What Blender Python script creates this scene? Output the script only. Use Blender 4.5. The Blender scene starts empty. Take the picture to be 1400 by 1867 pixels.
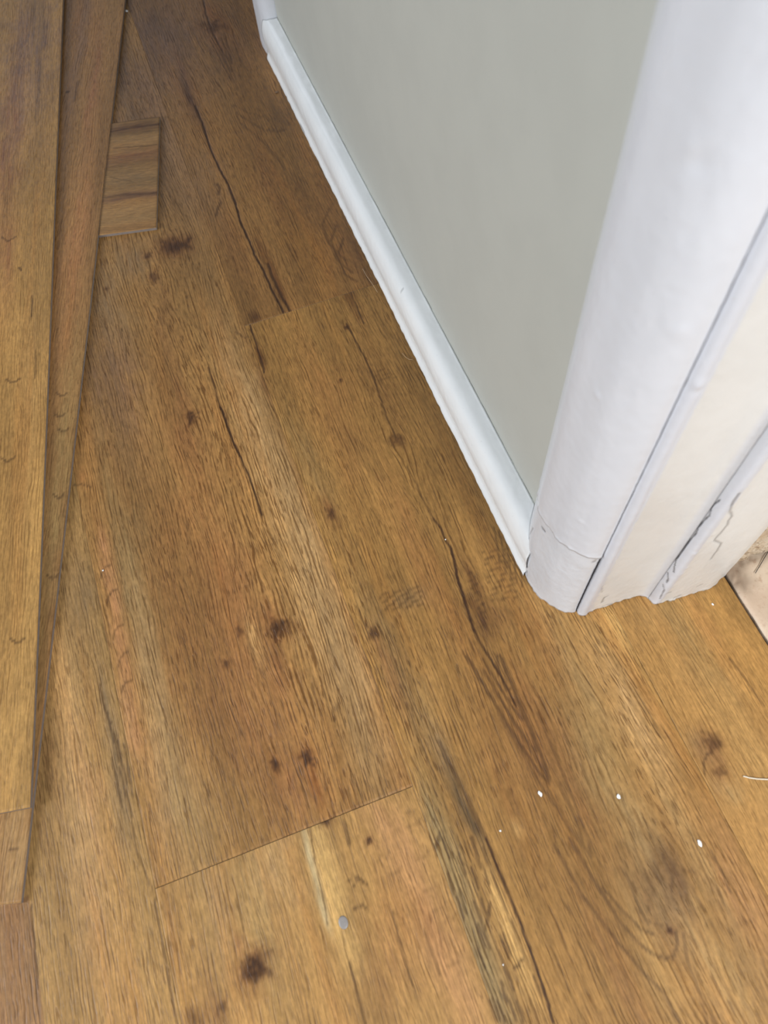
import bpy, bmesh, math, random
import numpy as np
from mathutils import Matrix, Vector

# ------------------------------------------------------------------ camera
H = 0.55                                   # camera height above the floor (m)
F_PX, NAD, TH = 1369.485, (798.246, 1642.157), -2.790740
W_PX, H_PX = 1400.0, 1867.0
_n = np.array([NAD[0]-700, NAD[1]-933.5, F_PX]); _n /= np.linalg.norm(_n)
_a = np.array([1., 0, 0])-_n*_n[0]; _a /= np.linalg.norm(_a)
_b = np.cross(_n, _a)
D1 = math.cos(TH)*_b+math.sin(TH)*_a       # along the boards
D2 = np.cross(D1, _n)
AX = np.array([-D2, D1, -_n])              # world axes in camera coordinates (x right, y down, z forward)
scene = bpy.context.scene
cam = bpy.data.cameras.new('camera'); camo = bpy.data.objects.new('camera', cam)
scene.collection.objects.link(camo)
R = np.array([AX[:, 0], -AX[:, 1], -AX[:, 2]]).T
M = Matrix([list(R[i])+[0] for i in range(3)]+[[0, 0, 0, 1]]); M.translation = (0, 0, H)
camo.matrix_world = M
cam.sensor_fit = 'HORIZONTAL'; cam.sensor_width = 36.0; cam.lens = F_PX/W_PX*36.0
cam.clip_start = 0.01
cam.dof.use_dof = True; cam.dof.focus_distance = 0.66; cam.dof.aperture_fstop = 12.0
scene.camera = camo

# ------------------------------------------------------------------ light
wd = bpy.data.worlds.new('world'); scene.world = wd; wd.use_nodes = True
bg = wd.node_tree.nodes['Background']
bg.inputs[0].default_value = (0.90, 0.94, 1.0, 1); bg.inputs[1].default_value = 0.20
def area(name, loc, target, sx, sy, power, col):
    l = bpy.data.lights.new(name, 'AREA'); l.shape = 'RECTANGLE'; l.size = sx; l.size_y = sy
    l.energy = power; l.color = col
    o = bpy.data.objects.new(name, l); scene.collection.objects.link(o); o.location = loc
    o.rotation_euler = (Vector(target)-Vector(loc)).to_track_quat('-Z', 'Y').to_euler()
    return o
area('window_light_left', (-1.75, 0.15, 0.66), (0.15, 0.40, 0.12), 0.8, 0.55, 28.5, (0.90, 0.95, 1.0))
area('window_light_behind', (0.42, -0.85, 0.95), (0.12, -0.05, 0.0), 0.55, 0.5, 16, (0.96, 0.98, 1.0))
area('sheen_light_far', (-0.7, 3.3, 1.35), (-0.1, 1.0, 0.0), 1.3, 1.0, 6, (0.82, 0.88, 1.0))  # added lamp, no source seen there; lays a bluish sheen on far boards
scene.view_settings.view_transform = 'Standard'; scene.view_settings.look = 'None'
scene.view_settings.exposure = 0.13; scene.view_settings.gamma = 1.0
scene.view_settings.use_curve_mapping = False

# ------------------------------------------------------------------ geometry helpers
def fl(px, z=0.0):
    """point of the photo -> (X, Y) on the level at height z"""
    r = np.array([px[0]-700, px[1]-933.5, F_PX]); P = r/(r@_n)*(H-z)
    return np.array([-(P@D2), P@D1])
def onX(px, X):
    q = fl(px)/H; t = X/q[0]; return np.array([X, q[1]*t, H-t])
def onY(px, Y):
    q = fl(px)/H; t = Y/q[1]; return np.array([q[0]*t, Y, H-t])
def lin(c):
    return np.array([(v/255/12.92 if v/255 <= .04045 else ((v/255+.055)/1.055)**2.4) for v in c])
def hash2(i, j, s):
    h = (i.astype(np.int64)*374761393+j.astype(np.int64)*668265263+int(s)*1442695041) & 0xffffffff
    h = ((h ^ (h >> 13))*1274126177) & 0xffffffff
    return ((h ^ (h >> 16)) & 0xffff)/65535.0
def vnoise(x, y, s=0):
    xi, yi = np.floor(x), np.floor(y); fx, fy = x-xi, y-yi
    fx = fx*fx*(3-2*fx); fy = fy*fy*(3-2*fy)
    a, b = hash2(xi, yi, s), hash2(xi+1, yi, s); c, d = hash2(xi, yi+1, s), hash2(xi+1, yi+1, s)
    return (a*(1-fx)+b*fx)*(1-fy)+(c*(1-fx)+d*fx)*fy
def fbm(x, y, s=0, o=3):
    r = 0; a = .5
    for k in range(o): r = r+a*vnoise(x*2**k, y*2**k, s+k*17); a *= .5
    return r/(1-.5**o)
def new_obj(name, me, parent=None, mat=None):
    o = bpy.data.objects.new(name, me); scene.collection.objects.link(o)
    if parent: o.parent = parent
    if mat: me.materials.append(mat)
    return o
def mesh_np(name, V, Fq):
    me = bpy.data.meshes.new(name); V = np.asarray(V, np.float32); Fq = np.asarray(Fq, np.int32)
    me.vertices.add(len(V)); me.vertices.foreach_set('co', V.ravel())
    me.loops.add(Fq.size); me.loops.foreach_set('vertex_index', Fq.ravel())
    me.polygons.add(len(Fq)); me.polygons.foreach_set('loop_start', np.arange(0, Fq.size, Fq.shape[1], dtype=np.int32))
    me.update(calc_edges=True); me.validate(); return me
def set_attr(me, name, kind, data):
    at = me.attributes.new(name, kind, 'POINT')
    key = {'FLOAT': 'value', 'FLOAT_VECTOR': 'vector', 'FLOAT_COLOR': 'color'}[kind]
    at.data.foreach_set(key, np.asarray(data, np.float32).ravel())
def tag(o, label, cat, group=None):
    o['label'] = label; o['category'] = cat
    if group: o['group'] = group
    return o
def smooth(me, v=True):
    me.polygons.foreach_set('use_smooth', [v]*len(me.polygons))

# ------------------------------------------------------------------ materials
def nt(m):
    m.use_nodes = True; t = m.node_tree; return t, t.nodes['Principled BSDF']
class NB:
    def __init__(s, t): s.t = t
    def n(s, ty, **k):
        o = s.t.nodes.new(ty)
        for a, b in k.items(): setattr(o, a, b)
        return o
    def l(s, a, b): s.t.links.new(a, b)
    def math(s, op, a, b=None, c=None, clamp=False):
        o = s.n('ShaderNodeMath', operation=op); o.use_clamp = clamp
        for i, v in enumerate((a, b, c)):
            if v is None: continue
            if isinstance(v, (int, float)): o.inputs[i].default_value = v
            else: s.l(v, o.inputs[i])
        return o.outputs[0]
    def mix(s, f, a, b, blend='MIX'):
        o = s.n('ShaderNodeMix', data_type='RGBA', blend_type=blend); o.clamp_factor = True
        for i, v in ((0, f), (6, a), (7, b)):
            if isinstance(v, (int, float)): o.inputs[i].default_value = v
            elif isinstance(v, (tuple, list)): o.inputs[i].default_value = tuple(v)+(1,) if len(v) == 3 else v
            else: s.l(v, o.inputs[i])
        return o.outputs[2]
    def mapr(s, v, a, b, c, d, sm=True):
        o = s.n('ShaderNodeMapRange'); o.interpolation_type = 'SMOOTHSTEP' if sm else 'LINEAR'
        s.l(v, o.inputs[0])
        for i, x in enumerate((a, b, c, d)): o.inputs[i+1].default_value = x
        return o.outputs[0]
    def noise(s, vec, scale=1, detail=2, rough=.5, dist=0):
        o = s.n('ShaderNodeTexNoise'); s.l(vec, o.inputs['Vector'])
        o.inputs['Scale'].default_value = scale; o.inputs['Detail'].default_value = detail
        o.inputs['Roughness'].default_value = rough; o.inputs['Distortion'].default_value = dist
        return o.outputs[0]
    def vmul(s, vec, v):
        o = s.n('ShaderNodeVectorMath', operation='MULTIPLY'); s.l(vec, o.inputs[0]); o.inputs[1].default_value = v
        return o.outputs[0]

def wood_material():
    m = bpy.data.materials.new('vinyl_oak'); t, P = nt(m); b = NB(t)
    g = b.n('ShaderNodeAttribute', attribute_name='grain').outputs['Vector']
    tint = b.n('ShaderNodeAttribute', attribute_name='tint').outputs['Color']
    dk = b.n('ShaderNodeAttribute', attribute_name='dark').outputs['Fac']
    po = b.n('ShaderNodeAttribute', attribute_name='pores').outputs['Fac']
    # broad tone bands, fine streaks, pores
    big = b.noise(b.vmul(g, (26, 2.6, 7)), 1, 3, .55, .3)
    mid = b.noise(b.vmul(g, (120, 9, 7)), 1, 2, .5, .25)
    fine = b.noise(b.vmul(g, (900, 90, 7)), 1, 2, .6, .15)
    mott = b.noise(b.vmul(g, (420, 240, 7)), 1, 3, .65, 0)
    sx = b.n('ShaderNodeSeparateXYZ'); b.l(g, sx.inputs[0])
    w1 = b.noise(b.vmul(g, (70, 9, 7)), 1, 2, .5, 0); w2 = b.noise(b.vmul(g, (260, 34, 7)), 1, 2, .5, 0)
    ph = b.math('ADD', b.math('MULTIPLY', sx.outputs[0], 350*6.2832), b.math('ADD', b.math('MULTIPLY', w1, 24.0), b.math('MULTIPLY', w2, 7.5)))
    s1 = b.math('SINE', ph)
    on = b.noise(b.vmul(g, (270, 20, 9)), 1, 2, .55, 0)
    on2 = b.noise(b.vmul(g, (120, 55, 2)), 1, 2, .6, 0)
    pn2 = b.noise(b.vmul(g, (1150, 80, 3)), 1, 1.5, .5, .2)
    clus = b.noise(b.vmul(g, (55, 17, 5)), 1, 2, .5, 0)
    f1 = b.mapr(big, .3, .7, .82, 1.18)
    f2 = b.mapr(mid, .3, .7, .93, 1.07)
    f3 = b.mapr(fine, .3, .7, .84, 1.16)
    f4 = b.mapr(mott, .3, .7, .90, 1.10)
    f = b.math('MULTIPLY', b.math('MULTIPLY', f1, f2), b.math('MULTIPLY', f3, f4))
    comb = b.n('ShaderNodeCombineXYZ')
    for i in range(3): b.l(f, comb.inputs[i])
    c = b.mix(1.0, tint, comb.outputs[0], 'MULTIPLY')
    hue = b.noise(b.vmul(g, (48, 3.4, 11)), 1, 2, .5, .4)
    c = b.mix(b.mapr(hue, .52, .72, 0, .25), c, b.mix(1.0, c, (1.12, .86, .62), 'MULTIPLY'))
    c = b.mix(b.mapr(hue, .46, .28, 0, .35), c, b.mix(1.0, c, (.93, 1.0, 1.02), 'MULTIPLY'))
    pm = b.math('MULTIPLY', b.mapr(s1, .35, .98, 0, 1), b.mapr(on, .41, .58, .12, 1))
    pm = b.math('MULTIPLY', pm, b.mapr(on2, .36, .54, .25, 1))
    pm = b.math('MULTIPLY', pm, b.mapr(clus, .36, .6, .45, 1))
    pm2 = b.math('MULTIPLY', b.mapr(pn2, .57, .66, 0, .8), b.mapr(clus, .62, .4, .35, 1))
    pall = b.math('MAXIMUM', pm, pm2)
    pall = b.math('MULTIPLY', pall, po, clamp=True)
    c = b.mix(b.math('MULTIPLY', pall, .85), c, b.mix(1.0, c, (.42, .34, .24), 'MULTIPLY'))
    rg = b.math('MULTIPLY', b.mapr(s1, -.25, -1.0, 0, 1), b.mapr(on, .42, .6, .1, 1))
    c = b.mix(b.math('MULTIPLY', b.math('MULTIPLY', rg, po), .42), c, b.mix(1.0, c, (1.28, 1.26, 1.2), 'MULTIPLY'))
    c = b.mix(dk, c, tuple(lin((66, 42, 24))))
    b.l(c, P.inputs['Base Color'])
    rr = b.mapr(mott, .3, .7, .44, .58)
    b.l(rr, P.inputs['Roughness'])
    P.inputs['Specular IOR Level'].default_value = .34
    hgt = b.math('SUBTRACT', b.math('MULTIPLY', fine, .25), pall)
    hgt = b.math('ADD', hgt, b.math('MULTIPLY', mott, .25))
    bp = b.n('ShaderNodeBump'); bp.inputs['Strength'].default_value = .8; bp.inputs['Distance'].default_value = .00045
    b.l(hgt, bp.inputs['Height']); b.l(bp.outputs[0], P.inputs['Normal'])
    return m
WOOD = wood_material()
def edge_material():
    m = bpy.data.materials.new('vinyl_core'); t, P = nt(m); b = NB(t)
    tc = b.n('ShaderNodeTexCoord').outputs['Object']
    n = b.noise(tc, 300, 2); b.l(b.mix(n, tuple(lin((112, 102, 95))), tuple(lin((138, 126, 118)))), P.inputs['Base Color'])  # core darkened so its colour carries the unlit look of the edges
    P.inputs['Roughness'].default_value = .6
    return m
CORE = edge_material()
def paint_material(name, rgb, bump=.25, rough=.28, mottle=.03, scale=28, rgb2=None):
    m = bpy.data.materials.new(name); t, P = nt(m); b = NB(t)
    tc = b.n('ShaderNodeTexCoord').outputs['Object']
    dk = b.n('ShaderNodeAttribute', attribute_name='dark').outputs['Fac']
    tn = b.n('ShaderNodeAttribute', attribute_name='tone').outputs['Fac']
    a = lin(rgb); n1 = b.noise(tc, 22, 4, .6)
    c = b.mix(b.mapr(n1, .35, .65, 0, 1), tuple(a*(1-mottle)), tuple(np.minimum(a*(1+mottle), .95)))
    if rgb2: c = b.mix(tn, c, tuple(lin(rgb2)))
    n3 = b.noise(tc, 420, 2, .6)
    c = b.mix(b.mapr(n3, .70, .78, 0, .25), c, tuple(a*.6))
    c = b.mix(dk, c, tuple(lin((52, 50, 54))))
    b.l(c, P.inputs['Base Color']); P.inputs['Roughness'].default_value = rough
    n2 = b.noise(tc, scale, 3, .6, .2); n4 = b.noise(b.vmul(tc, (260, 260, 60)), 1, 2, .5)
    bp = b.n('ShaderNodeBump'); bp.inputs['Strength'].default_value = bump; bp.inputs['Distance'].default_value = .002
    b.l(b.math('ADD', n2, b.math('MULTIPLY', n4, .12)), bp.inputs['Height']); b.l(bp.outputs[0], P.inputs['Normal'])
    return m
def rough_material(name, c1, c2, c3, sc, dist=.003, rough=.85, strength=.8, th=(.52, .72)):
    m = bpy.data.materials.new(name); t, P = nt(m); b = NB(t)
    tc = b.n('ShaderNodeTexCoord').outputs['Object']
    dk = b.n('ShaderNodeAttribute', attribute_name='dark').outputs['Fac']
    n1 = b.noise(tc, sc, 5, .65); n2 = b.noise(tc, sc*6, 3, .7)
    c = b.mix(b.mapr(n1, .35, .65, 0, 1), tuple(lin(c1)), tuple(lin(c2)))
    c = b.mix(b.mapr(n2, th[0], th[1], 0, .7), c, tuple(lin(c3)))
    c = b.mix(dk, c, tuple(lin((90, 70, 50))))
    b.l(c, P.inputs['Base Color']); P.inputs['Roughness'].default_value = rough
    bp = b.n('ShaderNodeBump'); bp.inputs['Strength'].default_value = strength; bp.inputs['Distance'].default_value = dist
    b.l(b.math('ADD', n1, b.math('MULTIPLY', n2, .5)), bp.inputs['Height']); b.l(bp.outputs[0], P.inputs['Normal'])
    return m
def plain(name, rgb, rough=.5, metal=0):
    m = bpy.data.materials.new(name); t, P = nt(m); b = NB(t)
    tc = b.n('ShaderNodeTexCoord').outputs['Object']; n = b.noise(tc, 600, 2); a = lin(rgb)
    b.l(b.mix(n, tuple(a*.9), tuple(np.minimum(a*1.1, .95))), P.inputs['Base Color'])
    P.inputs['Roughness'].default_value = rough; P.inputs['Metallic'].default_value = metal
    return m

# ------------------------------------------------------------------ wood features, read off the photograph
# SPLAT: (set, px, py, mm along, mm across, rgb, strength)   tone patches printed in the boards, some painting in far-end sheen
# KNOT:  (set, px, py, radius mm, elongation, darkness, flow radius mm, flow strength)
# LINE:  (set, points, width mm, darkness, depth mm)         cracks and grain lines
SPLAT, KNOT, LINE, PORE = [], [], [], []
RECT = [('F', -.36, -.2558, -.5, .098, (146, 108, 70), .9)]
def S(st, px, py, al, ac, rgb, k=.7): SPLAT.append((st, px, py, al, ac, rgb, k))
def K(st, px, py, r, el=1.5, d=.8, fr=14, fs=.8): KNOT.append((st, px, py, r, el, d, fr, fs))
def L(st, pts, w=.8, d=.7, dep=.25): LINE.append((st, pts, w, d, dep))
def PO(px, py, al, ac, k): PORE.append((px, py, al, ac, k))
ORG = (166, 114, 64); RED = (142, 94, 56); TAN = (198, 160, 110); OLV = (158, 132, 88); GRY = (138, 114, 84)
BRN = (118, 80, 46); PNK = (186, 136, 92); YEL = (216, 172, 106); PUR = (118, 90, 72)
# board A, between the loose strips and the long middle seam
K('F', 320, 449, 9, 1.0, .8, 16, .9); K('F', 304, 447, 6, 1.0, .6, 8, .4); K('F', 343, 438, 3.4, 1.2, .8, 6, .5); K('F', 268, 467, 3.2, 1.2, .7, 20, .9); K('F', 279, 505, 2.5, 2.2, .6, 5, .3)
K('F', 194, 527, 2, 1, .5, 4, .2)
S('F', 235, 475, 30, 20, GRY, .6); S('F', 318, 455, 16, 12, BRN, .7)
K('F', 348, 762, 3.6, 1.6, .75, 16, .7)
S('F', 340, 800, 26, 9, RED, .55); S('F', 310, 650, 55, 6, BRN, .55); S('F', 330, 720, 25, 7, RED, .5)
S('F', 300, 560, 50, 7, BRN, .4)
L('F', [(380, 671), (390, 702), (401, 742)], .8, .65, .2)
L('F', [(401, 742), (406, 750), (413, 773), (425, 805), (439, 834)], 1.5, .92, .5)
L('F', [(439, 834), (452, 864), (464, 897), (469, 913), (478, 940)], 1.0, .8, .4)
S('F', 210, 700, 90, 22, PUR, .65); S('F', 200, 560, 60, 18, GRY, .5); S('F', 240, 330, 60, 40, PUR, .4)
S('F', 300, 220, 160, 60, (132, 102, 74), .75); S('F', 350, 330, 90, 30, (136, 104, 72), .7); S('F', 270, 90, 120, 60, (122, 94, 74), .8); S('F', 470, 780, 150, 15, TAN, .5); S('F', 560, 1000, 90, 16, TAN, .55); S('F', 640, 1250, 80, 18, TAN, .5)
S('F', 360, 900, 120, 26, ORG, .55); S('F', 330, 1030, 70, 24, ORG, .5); S('F', 430, 1100, 60, 18, RED, .55); S('F', 420, 1250, 60, 26, RED, .5)
S('F', 480, 1330, 45, 28, RED, .45); S('F', 540, 1440, 30, 20, RED, .5); S('F', 330, 1200, 80, 14, ORG, .4)
S('F', 240, 1020, 90, 12, OLV, .6); S('F', 270, 1200, 80, 10, TAN, .5); S('F', 285, 1385, 16, 5, BRN, .55); S('F', 300, 1480, 18, 6, BRN, .5)
S('F', 350, 1500, 40, 20, OLV, .4); S('F', 300, 1400, 60, 14, TAN, .4)
K('F', 505, 1145, 6, 1.1, .72, 18, .9); S('F', 506, 1195, 18, 7, BRN, .6); S('F', 490, 1120, 16, 7, RED, .5); S('F', 505, 1230, 16, 6, RED, .5)
S('F', 460, 1165, 16, 4.5, (196, 152, 96), .8); K('F', 437, 1150, 2, 1.4, .6, 5, .4); K('F', 412, 1210, 2, 1.2, .5, 5, .3)
L('F', [(452, 1105), (470, 1120), (478, 1165), (488, 1215), (480, 1228), (466, 1215), (452, 1165), (447, 1125), (452, 1105)], .8, .28, 0)
K('F', 502, 1392, 2.6, 1.6, .85, 7, .6); K('F', 559, 1381, 3.2, 1.4, .85, 8, .6)
S('F', 575, 1430, 14, 3.5, (120, 70, 34), .8); S('F', 530, 1410, 20, 10, RED, .4)
L('F', [(545, 1400), (552, 1440), (562, 1475)], .8, .35, 0)
# strip left of board A
S('F', 330, 60, 120, 60, (112, 86, 70), .6); S('F', 260, 160, 80, 40, PUR, .6); S('F', 450, 60, 90, 40, (110, 80, 58), .55)  # far-end patches paint the purple-grey sheen into the board colour
S('F', 150, 870, 8, 4, ORG, .6); L('F', [(134, 884), (150, 883), (166, 888)], .9, .45, 0)
for (x, y) in ((190, 990), (198, 1045), (207, 1100), (217, 1160), (226, 1220), (236, 1280), (246, 1340)): S('F', x, y, 15, 5, PNK, .8)
for (x, y) in ((184, 1040), (196, 1085), (206, 1150), (216, 1200), (222, 1250)):
    L('F', [(x, y+14), (x+2, y+2), (x+10, y-8), (x+18, y-10)], 1.1, .42, 0)
S('F', 150, 1090, 40, 12, GRY, .45); S('F', 195, 1290, 40, 4, GRY, .6)
S('F', 212, 1380, 40, 6, GRY, .55); S('F', 220, 1470, 25, 6, GRY, .4); S('F', 120, 1250, 60, 12, TAN, .4); S('F', 160, 1450, 60, 9, PNK, .4)
L('F', [(182, 1245), (188, 1280), (193, 1300), (203, 1320)], .8, .6, .1)
for i, (x, y) in enumerate(((196, 1300), (206, 1335), (214, 1350), (220, 1375), (204, 1380), (212, 1420), (218, 1400), (230, 1440))):
    L('F', [(x, y), (x+6, y+28), (x+11, y+52)], .7, .5, .1)
L('F', [(225, 1355), (232, 1387), (243, 1452)], .6, .4, .1)
L('F', [(240, 1500), (252, 1560), (278, 1622)], .7, .45, .1)
S('F', 90, 1390, 30, 6, BRN, .5); S('F', 75, 1500, 40, 5, BRN, .45)
S('F', 165, 1650, 60, 10, RED, .35); S('F', 150, 1560, 60, 10, TAN, .5)
L('F', [(56, 1650), (61, 1700), (66, 1770), (69, 1800)], .9, .5, .1)
# board A', below the near butt joint
L('F', [(565, 1508), (572, 1560), (583, 1610), (592, 1650), (597, 1685)], .3, .5, .15)
for (x, y, w) in ((578, 1520, 5), (583, 1545, 5.5), (590, 1570, 6.5), (597, 1600, 7), (604, 1630, 7), (612, 1660, 7), (618, 1690, 6), (640, 1740, 8)): S('F', x+2, y, 14, w, YEL, 1.0)
for (x, y) in ((556, 1525), (565, 1560), (576, 1600), (586, 1640), (592, 1670)): S('F', x, y, 10, 2.2, (208, 186, 140), .7)
K('F', 595, 1498, 2.2, .9, .9, 3, .2); K('F', 673, 1532, 1.6, 1, .9, 3, .3)
K('F', 463, 1768, 6.5, 1.1, .8, 14, .7); K('F', 468, 1752, 3.5, 1.2, .6, 5, .3); K('F', 452, 1778, 3, .8, .7, 4, .3); S('F', 440, 1718, 6, 4, RED, .7)
for (x, y) in ((635, 1600), (645, 1608), (645, 1652)): L('F', [(x, y+6), (x+8, y-2), (x+18, y-1), (x+26, y+6)], 1.0, .5, 0)
L('F', [(637, 1795-40), (645, 1785), (655, 1825), (666, 1867)], .9, .6, .1)
S('F', 395, 1840, 24, 8, BRN, .7); K('F', 355, 1862, 5, 1.2, .38, 8, .5); K('F', 408, 1836, 2.5, 1.3, .45, 5, .4); S('F', 380, 1640, 50, 16, GRY, .4); S('F', 312, 1680, 40, 6, BRN, .45)
S('F', 470, 1640, 60, 12, OLV, .45); S('F', 500, 1560, 30, 14, TAN, .5)
for (x, y, w, r) in ((740, 1560, 12, PNK), (765, 1640, 12, PNK), (790, 1700, 12, RED), (700, 1500, 12, PNK), (815, 1760, 12, PNK), (725, 1660, 14, ORG), (700, 1760, 16, RED), (850, 1840, 10, PNK)): S('F', x, y, 24, w, r, .45)
for (x, y) in ((748, 1480), (755, 1500), (770, 1560), (782, 1620), (800, 1655), (820, 1672), (828, 1755), (700, 1560), (720, 1590)):
    L('F', [(x-12, y+10), (x-4, y+2), (x+6, y+2), (x+12, y-8)], 1.3, .2, 0)
L('F', [(628, 1500), (634, 1530), (637, 1540)], 2.6, .5, 0); L('F', [(775, 1700), (790, 1745), (800, 1775)], 1.6, .42, 0)
L('F', [(715, 1660), (735, 1740), (752, 1800)], .9, .4, 0); L('F', [(445, 1700), (430, 1640)], .8, .35, 0)
L('F', [(282, 1640), (292, 1700), (305, 1770), (322, 1867)], .9, .45, .1)
# board B, right of the middle seam
S('F', 473, 650, 16, 4.5, (96, 56, 22), .95); S('F', 462, 580, 8, 5, (86, 52, 28), .95); S('F', 485, 700, 20, 4, BRN, .6)
L('F', [(456, 592), (464, 620), (473, 645), (482, 680)], 1.0, .8, .2); L('F', [(430, 605), (445, 615), (458, 612)], 1.2, .4, 0)
S('F', 640, 540, 14, 8, (92, 56, 26), .85); S('F', 655, 575, 10, 5, BRN, .5)
L('F', [(648, 551), (656, 575), (664, 590)], .7, .6, .1)
L('F', [(632, 590), (648, 621), (667, 656), (679, 681)], 1.0, .7, .3); K('F', 621, 694, 1.3, 1, .95, 3, .3); K('F', 632, 597, 1.6, 1, .8, 3, .3)
L('F', [(679, 681), (690, 715), (697, 737), (704, 756), (712, 775), (722, 797)], .9, .6, .3)
K('F', 723, 803, 3.2, 1.1, .55, 13, .95)
for r in (6, 9, 12):
    L('F', [(723+r*1.35*math.cos(a), 803+r*.95*math.sin(a)) for a in np.linspace(0, 6.3, 14)], .7, .34, 0)
for (x, y) in ((690, 676), (698, 684), (706, 690)): L('F', [(x-16, y+3), (x, y-1), (x+18, y-3)], 1.2, .25, 0)
S('F', 600, 720, 70, 20, ORG, .45); S('F', 690, 700, 60, 12, BRN, .45); S('F', 640, 820, 40, 14, BRN, .35); S('F', 560, 840, 60, 12, OLV, .35)
K('F', 604, 937, 2.6, 2.2, .6, 6, .4); S('F', 595, 925, 12, 4, RED, .5)
L('F', [(742, 850), (760, 885), (777, 921), (790, 945)], .8, .5, .2)
L('F', [(790, 945), (805, 964), (812, 985), (822, 999)], 1.2, .75, .4)
L('F', [(822, 999), (828, 1023), (836, 1062), (852, 1109), (864, 1149)], 1.7, .88, .5)
L('F', [(864, 1149), (883, 1184), (907, 1223), (926, 1257), (940, 1285)], 1.3, .78, .4)
L('F', [(905, 1195), (910, 1225), (922, 1258), (930, 1255)], 1.2, .5, 0)
S('F', 862, 1060, 22, 5, (104, 68, 36), .9); S('F', 856, 1100, 10, 4, (104, 68, 36), .7); S('F', 888, 1130, 14, 9, (100, 66, 36), .9); S('F', 910, 1120, 12, 8, BRN, .6)
for k in range(7): L('F', [(850+k*4, 1050+k*12), (862+k*4, 1040+k*12)], .9, .4, 0)
for k in range(9): L('F', [(880+k*2, 1008+k*11), (905+k*2, 1003+k*11), (935+k*1, 1000+k*11)], .8, .38, .05)
for k in range(5): L('F', [(900+k*10, 960+k*8), (908+k*10, 1000+k*8), (912+k*10, 1040+k*8)], .8, .38, .05)
for k in range(5): L('F', [(690+k*3, 1084+k*7), (730+k*3, 1078+k*7), (765+k*2, 1070+k*8)], .8, .36, .05)
L('F', [(650, 1105), (662, 1135), (680, 1150)], 1, .4, .1); K('F', 681, 1153, 2.4, 1.4, .55, 5, .4)
S('F', 750, 1090, 8, 12, GRY, .4); S('F', 735, 950, 60, 12, ORG, .45); S('F', 800, 1080, 60, 10, ORG, .4); S('F', 690, 1150, 50, 9, OLV, .4)
S('F', 760, 1290, 45, 12, OLV, .35); S('F', 720, 1230, 40, 8, RED, .5)
S('F', 805, 1370, 20, 6, GRY, .6); S('F', 835, 1440, 26, 5, (96, 76, 50), .85); S('F', 862, 1500, 22, 4, (96, 76, 50), .85)
L('F', [(800, 1352), (820, 1395), (850, 1450), (872, 1500), (886, 1527)], 3.0, .38, .05)
L('F', [(886, 1527), (905, 1575), (922, 1618), (945, 1675), (968, 1734), (985, 1785), (1010, 1867)], 1.2, .82, .3)
L('F', [(880, 1545), (900, 1600), (930, 1680), (955, 1740)], .7, .4, .1)
for (x, y) in ((790, 1500), (815, 1570), (840, 1640), (865, 1710), (890, 1780), (915, 1840)): S('F', x, y, 28, 9, (140, 118, 80), .65)
for (x, y) in ((905, 1640), (930, 1700), (955, 1770)): S('F', x, y, 26, 5, YEL, .5)
for i in range(30):
    rr = random.Random(i); x, y = 770+rr.random()*95, 1470+rr.random()*60
    k = rr.randint(0, 5)*62; x += k*.36; y += k
    if y < 1850: L('F', [(x, y), (x+7, y+20), (x+14, y+40)], .9, .5, .12)
L('F', [(893, 1640+8), (890, 1670), (884, 1695)], 1.6, .5, 0); L('F', [(955, 1745), (945, 1760), (938, 1764)], 1.4, .5, 0); L('F', [(793, 1545), (798, 1535), (802, 1520)], 2.2, .5, 0)
# nested arches right of the long crack
def arch(ax, ay, ln, op, w=1.0, d=.45, sl=.5):
    w *= 1.3
    """a pointed grain arch: apex at (ax, ay), legs rising ln px, open by op px"""
    lft = [(ax-sl*t*ln-op*(t**.6), ay-t*ln) for t in (1, .7, .45, .25, .1)]
    rgt = [(ax-sl*t*ln+op*.8*(t**.6), ay-t*ln) for t in (.1, .25, .45, .7, 1)]
    L('F', lft+[(ax, ay)]+rgt, w, d, 0)
arch(953, 1313, 110, 18); arch(978, 1372, 150, 22, 1.2, .5); arch(1000, 1427, 230, 34, 1.5, .55); arch(1003, 1420, 200, 22, 1.0, .4)
arch(1062, 1535, 110, 16, 1.0, .3); arch(1078, 1560, 260, 40, 1.1, .32)
S('F', 960, 1330, 50, 14, RED, .45); S('F', 1040, 1400, 70, 10, RED, .45); S('F', 930, 1420, 60, 16, ORG, .35); S('F', 945, 1510, 6, 4, YEL, .6)
K('F', 1222, 1600, 10, 2.2, .28, 40, .75); S('F', 1190, 1575, 24, 14, (124, 98, 62), .75); S('F', 1225, 1660, 22, 14, (126, 98, 66), .7); S('F', 1155, 1640, 22, 9, (132, 104, 66), .6)
S('F', 1228, 1590, 18, 5, (104, 74, 48), .8)
L('F', [(1206, 1555), (1218, 1580), (1226, 1600), (1224, 1625)], 1.4, .55, .1); K('F', 1223, 1699, 1.5, .8, .95, 4, .3)
L('F', [(1130, 1580), (1150, 1610), (1160, 1640), (1178, 1680), (1215, 1690)], 1.2, .3, 0)
L('F', [(1040, 1530), (1080, 1600), (1130, 1680), (1170, 1725), (1200, 1745), (1225, 1748), (1235, 1725), (1232, 1700)], 1.8, .45, 0)
L('F', [(1100, 1620), (1140, 1665), (1170, 1695), (1190, 1702)], 1.6, .4, 0)
L('F', [(1010, 1540), (1060, 1630), (1120, 1710), (1170, 1770), (1210, 1810), (1240, 1867)], 1.6, .42, 0)
L('F', [(1245, 1700), (1255, 1760), (1275, 1810), (1290, 1867)], 1.8, .3, 0)
S('F', 1200, 1770, 30, 8, YEL, .3); S('F', 1130, 1780, 50, 10, RED, .35); S('F', 1120, 1450, 70, 14, OLV, .5); S('F', 1060, 1250, 70, 12, OLV, .45); S('F', 1150, 1300, 60, 12, TAN, .5)
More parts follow.
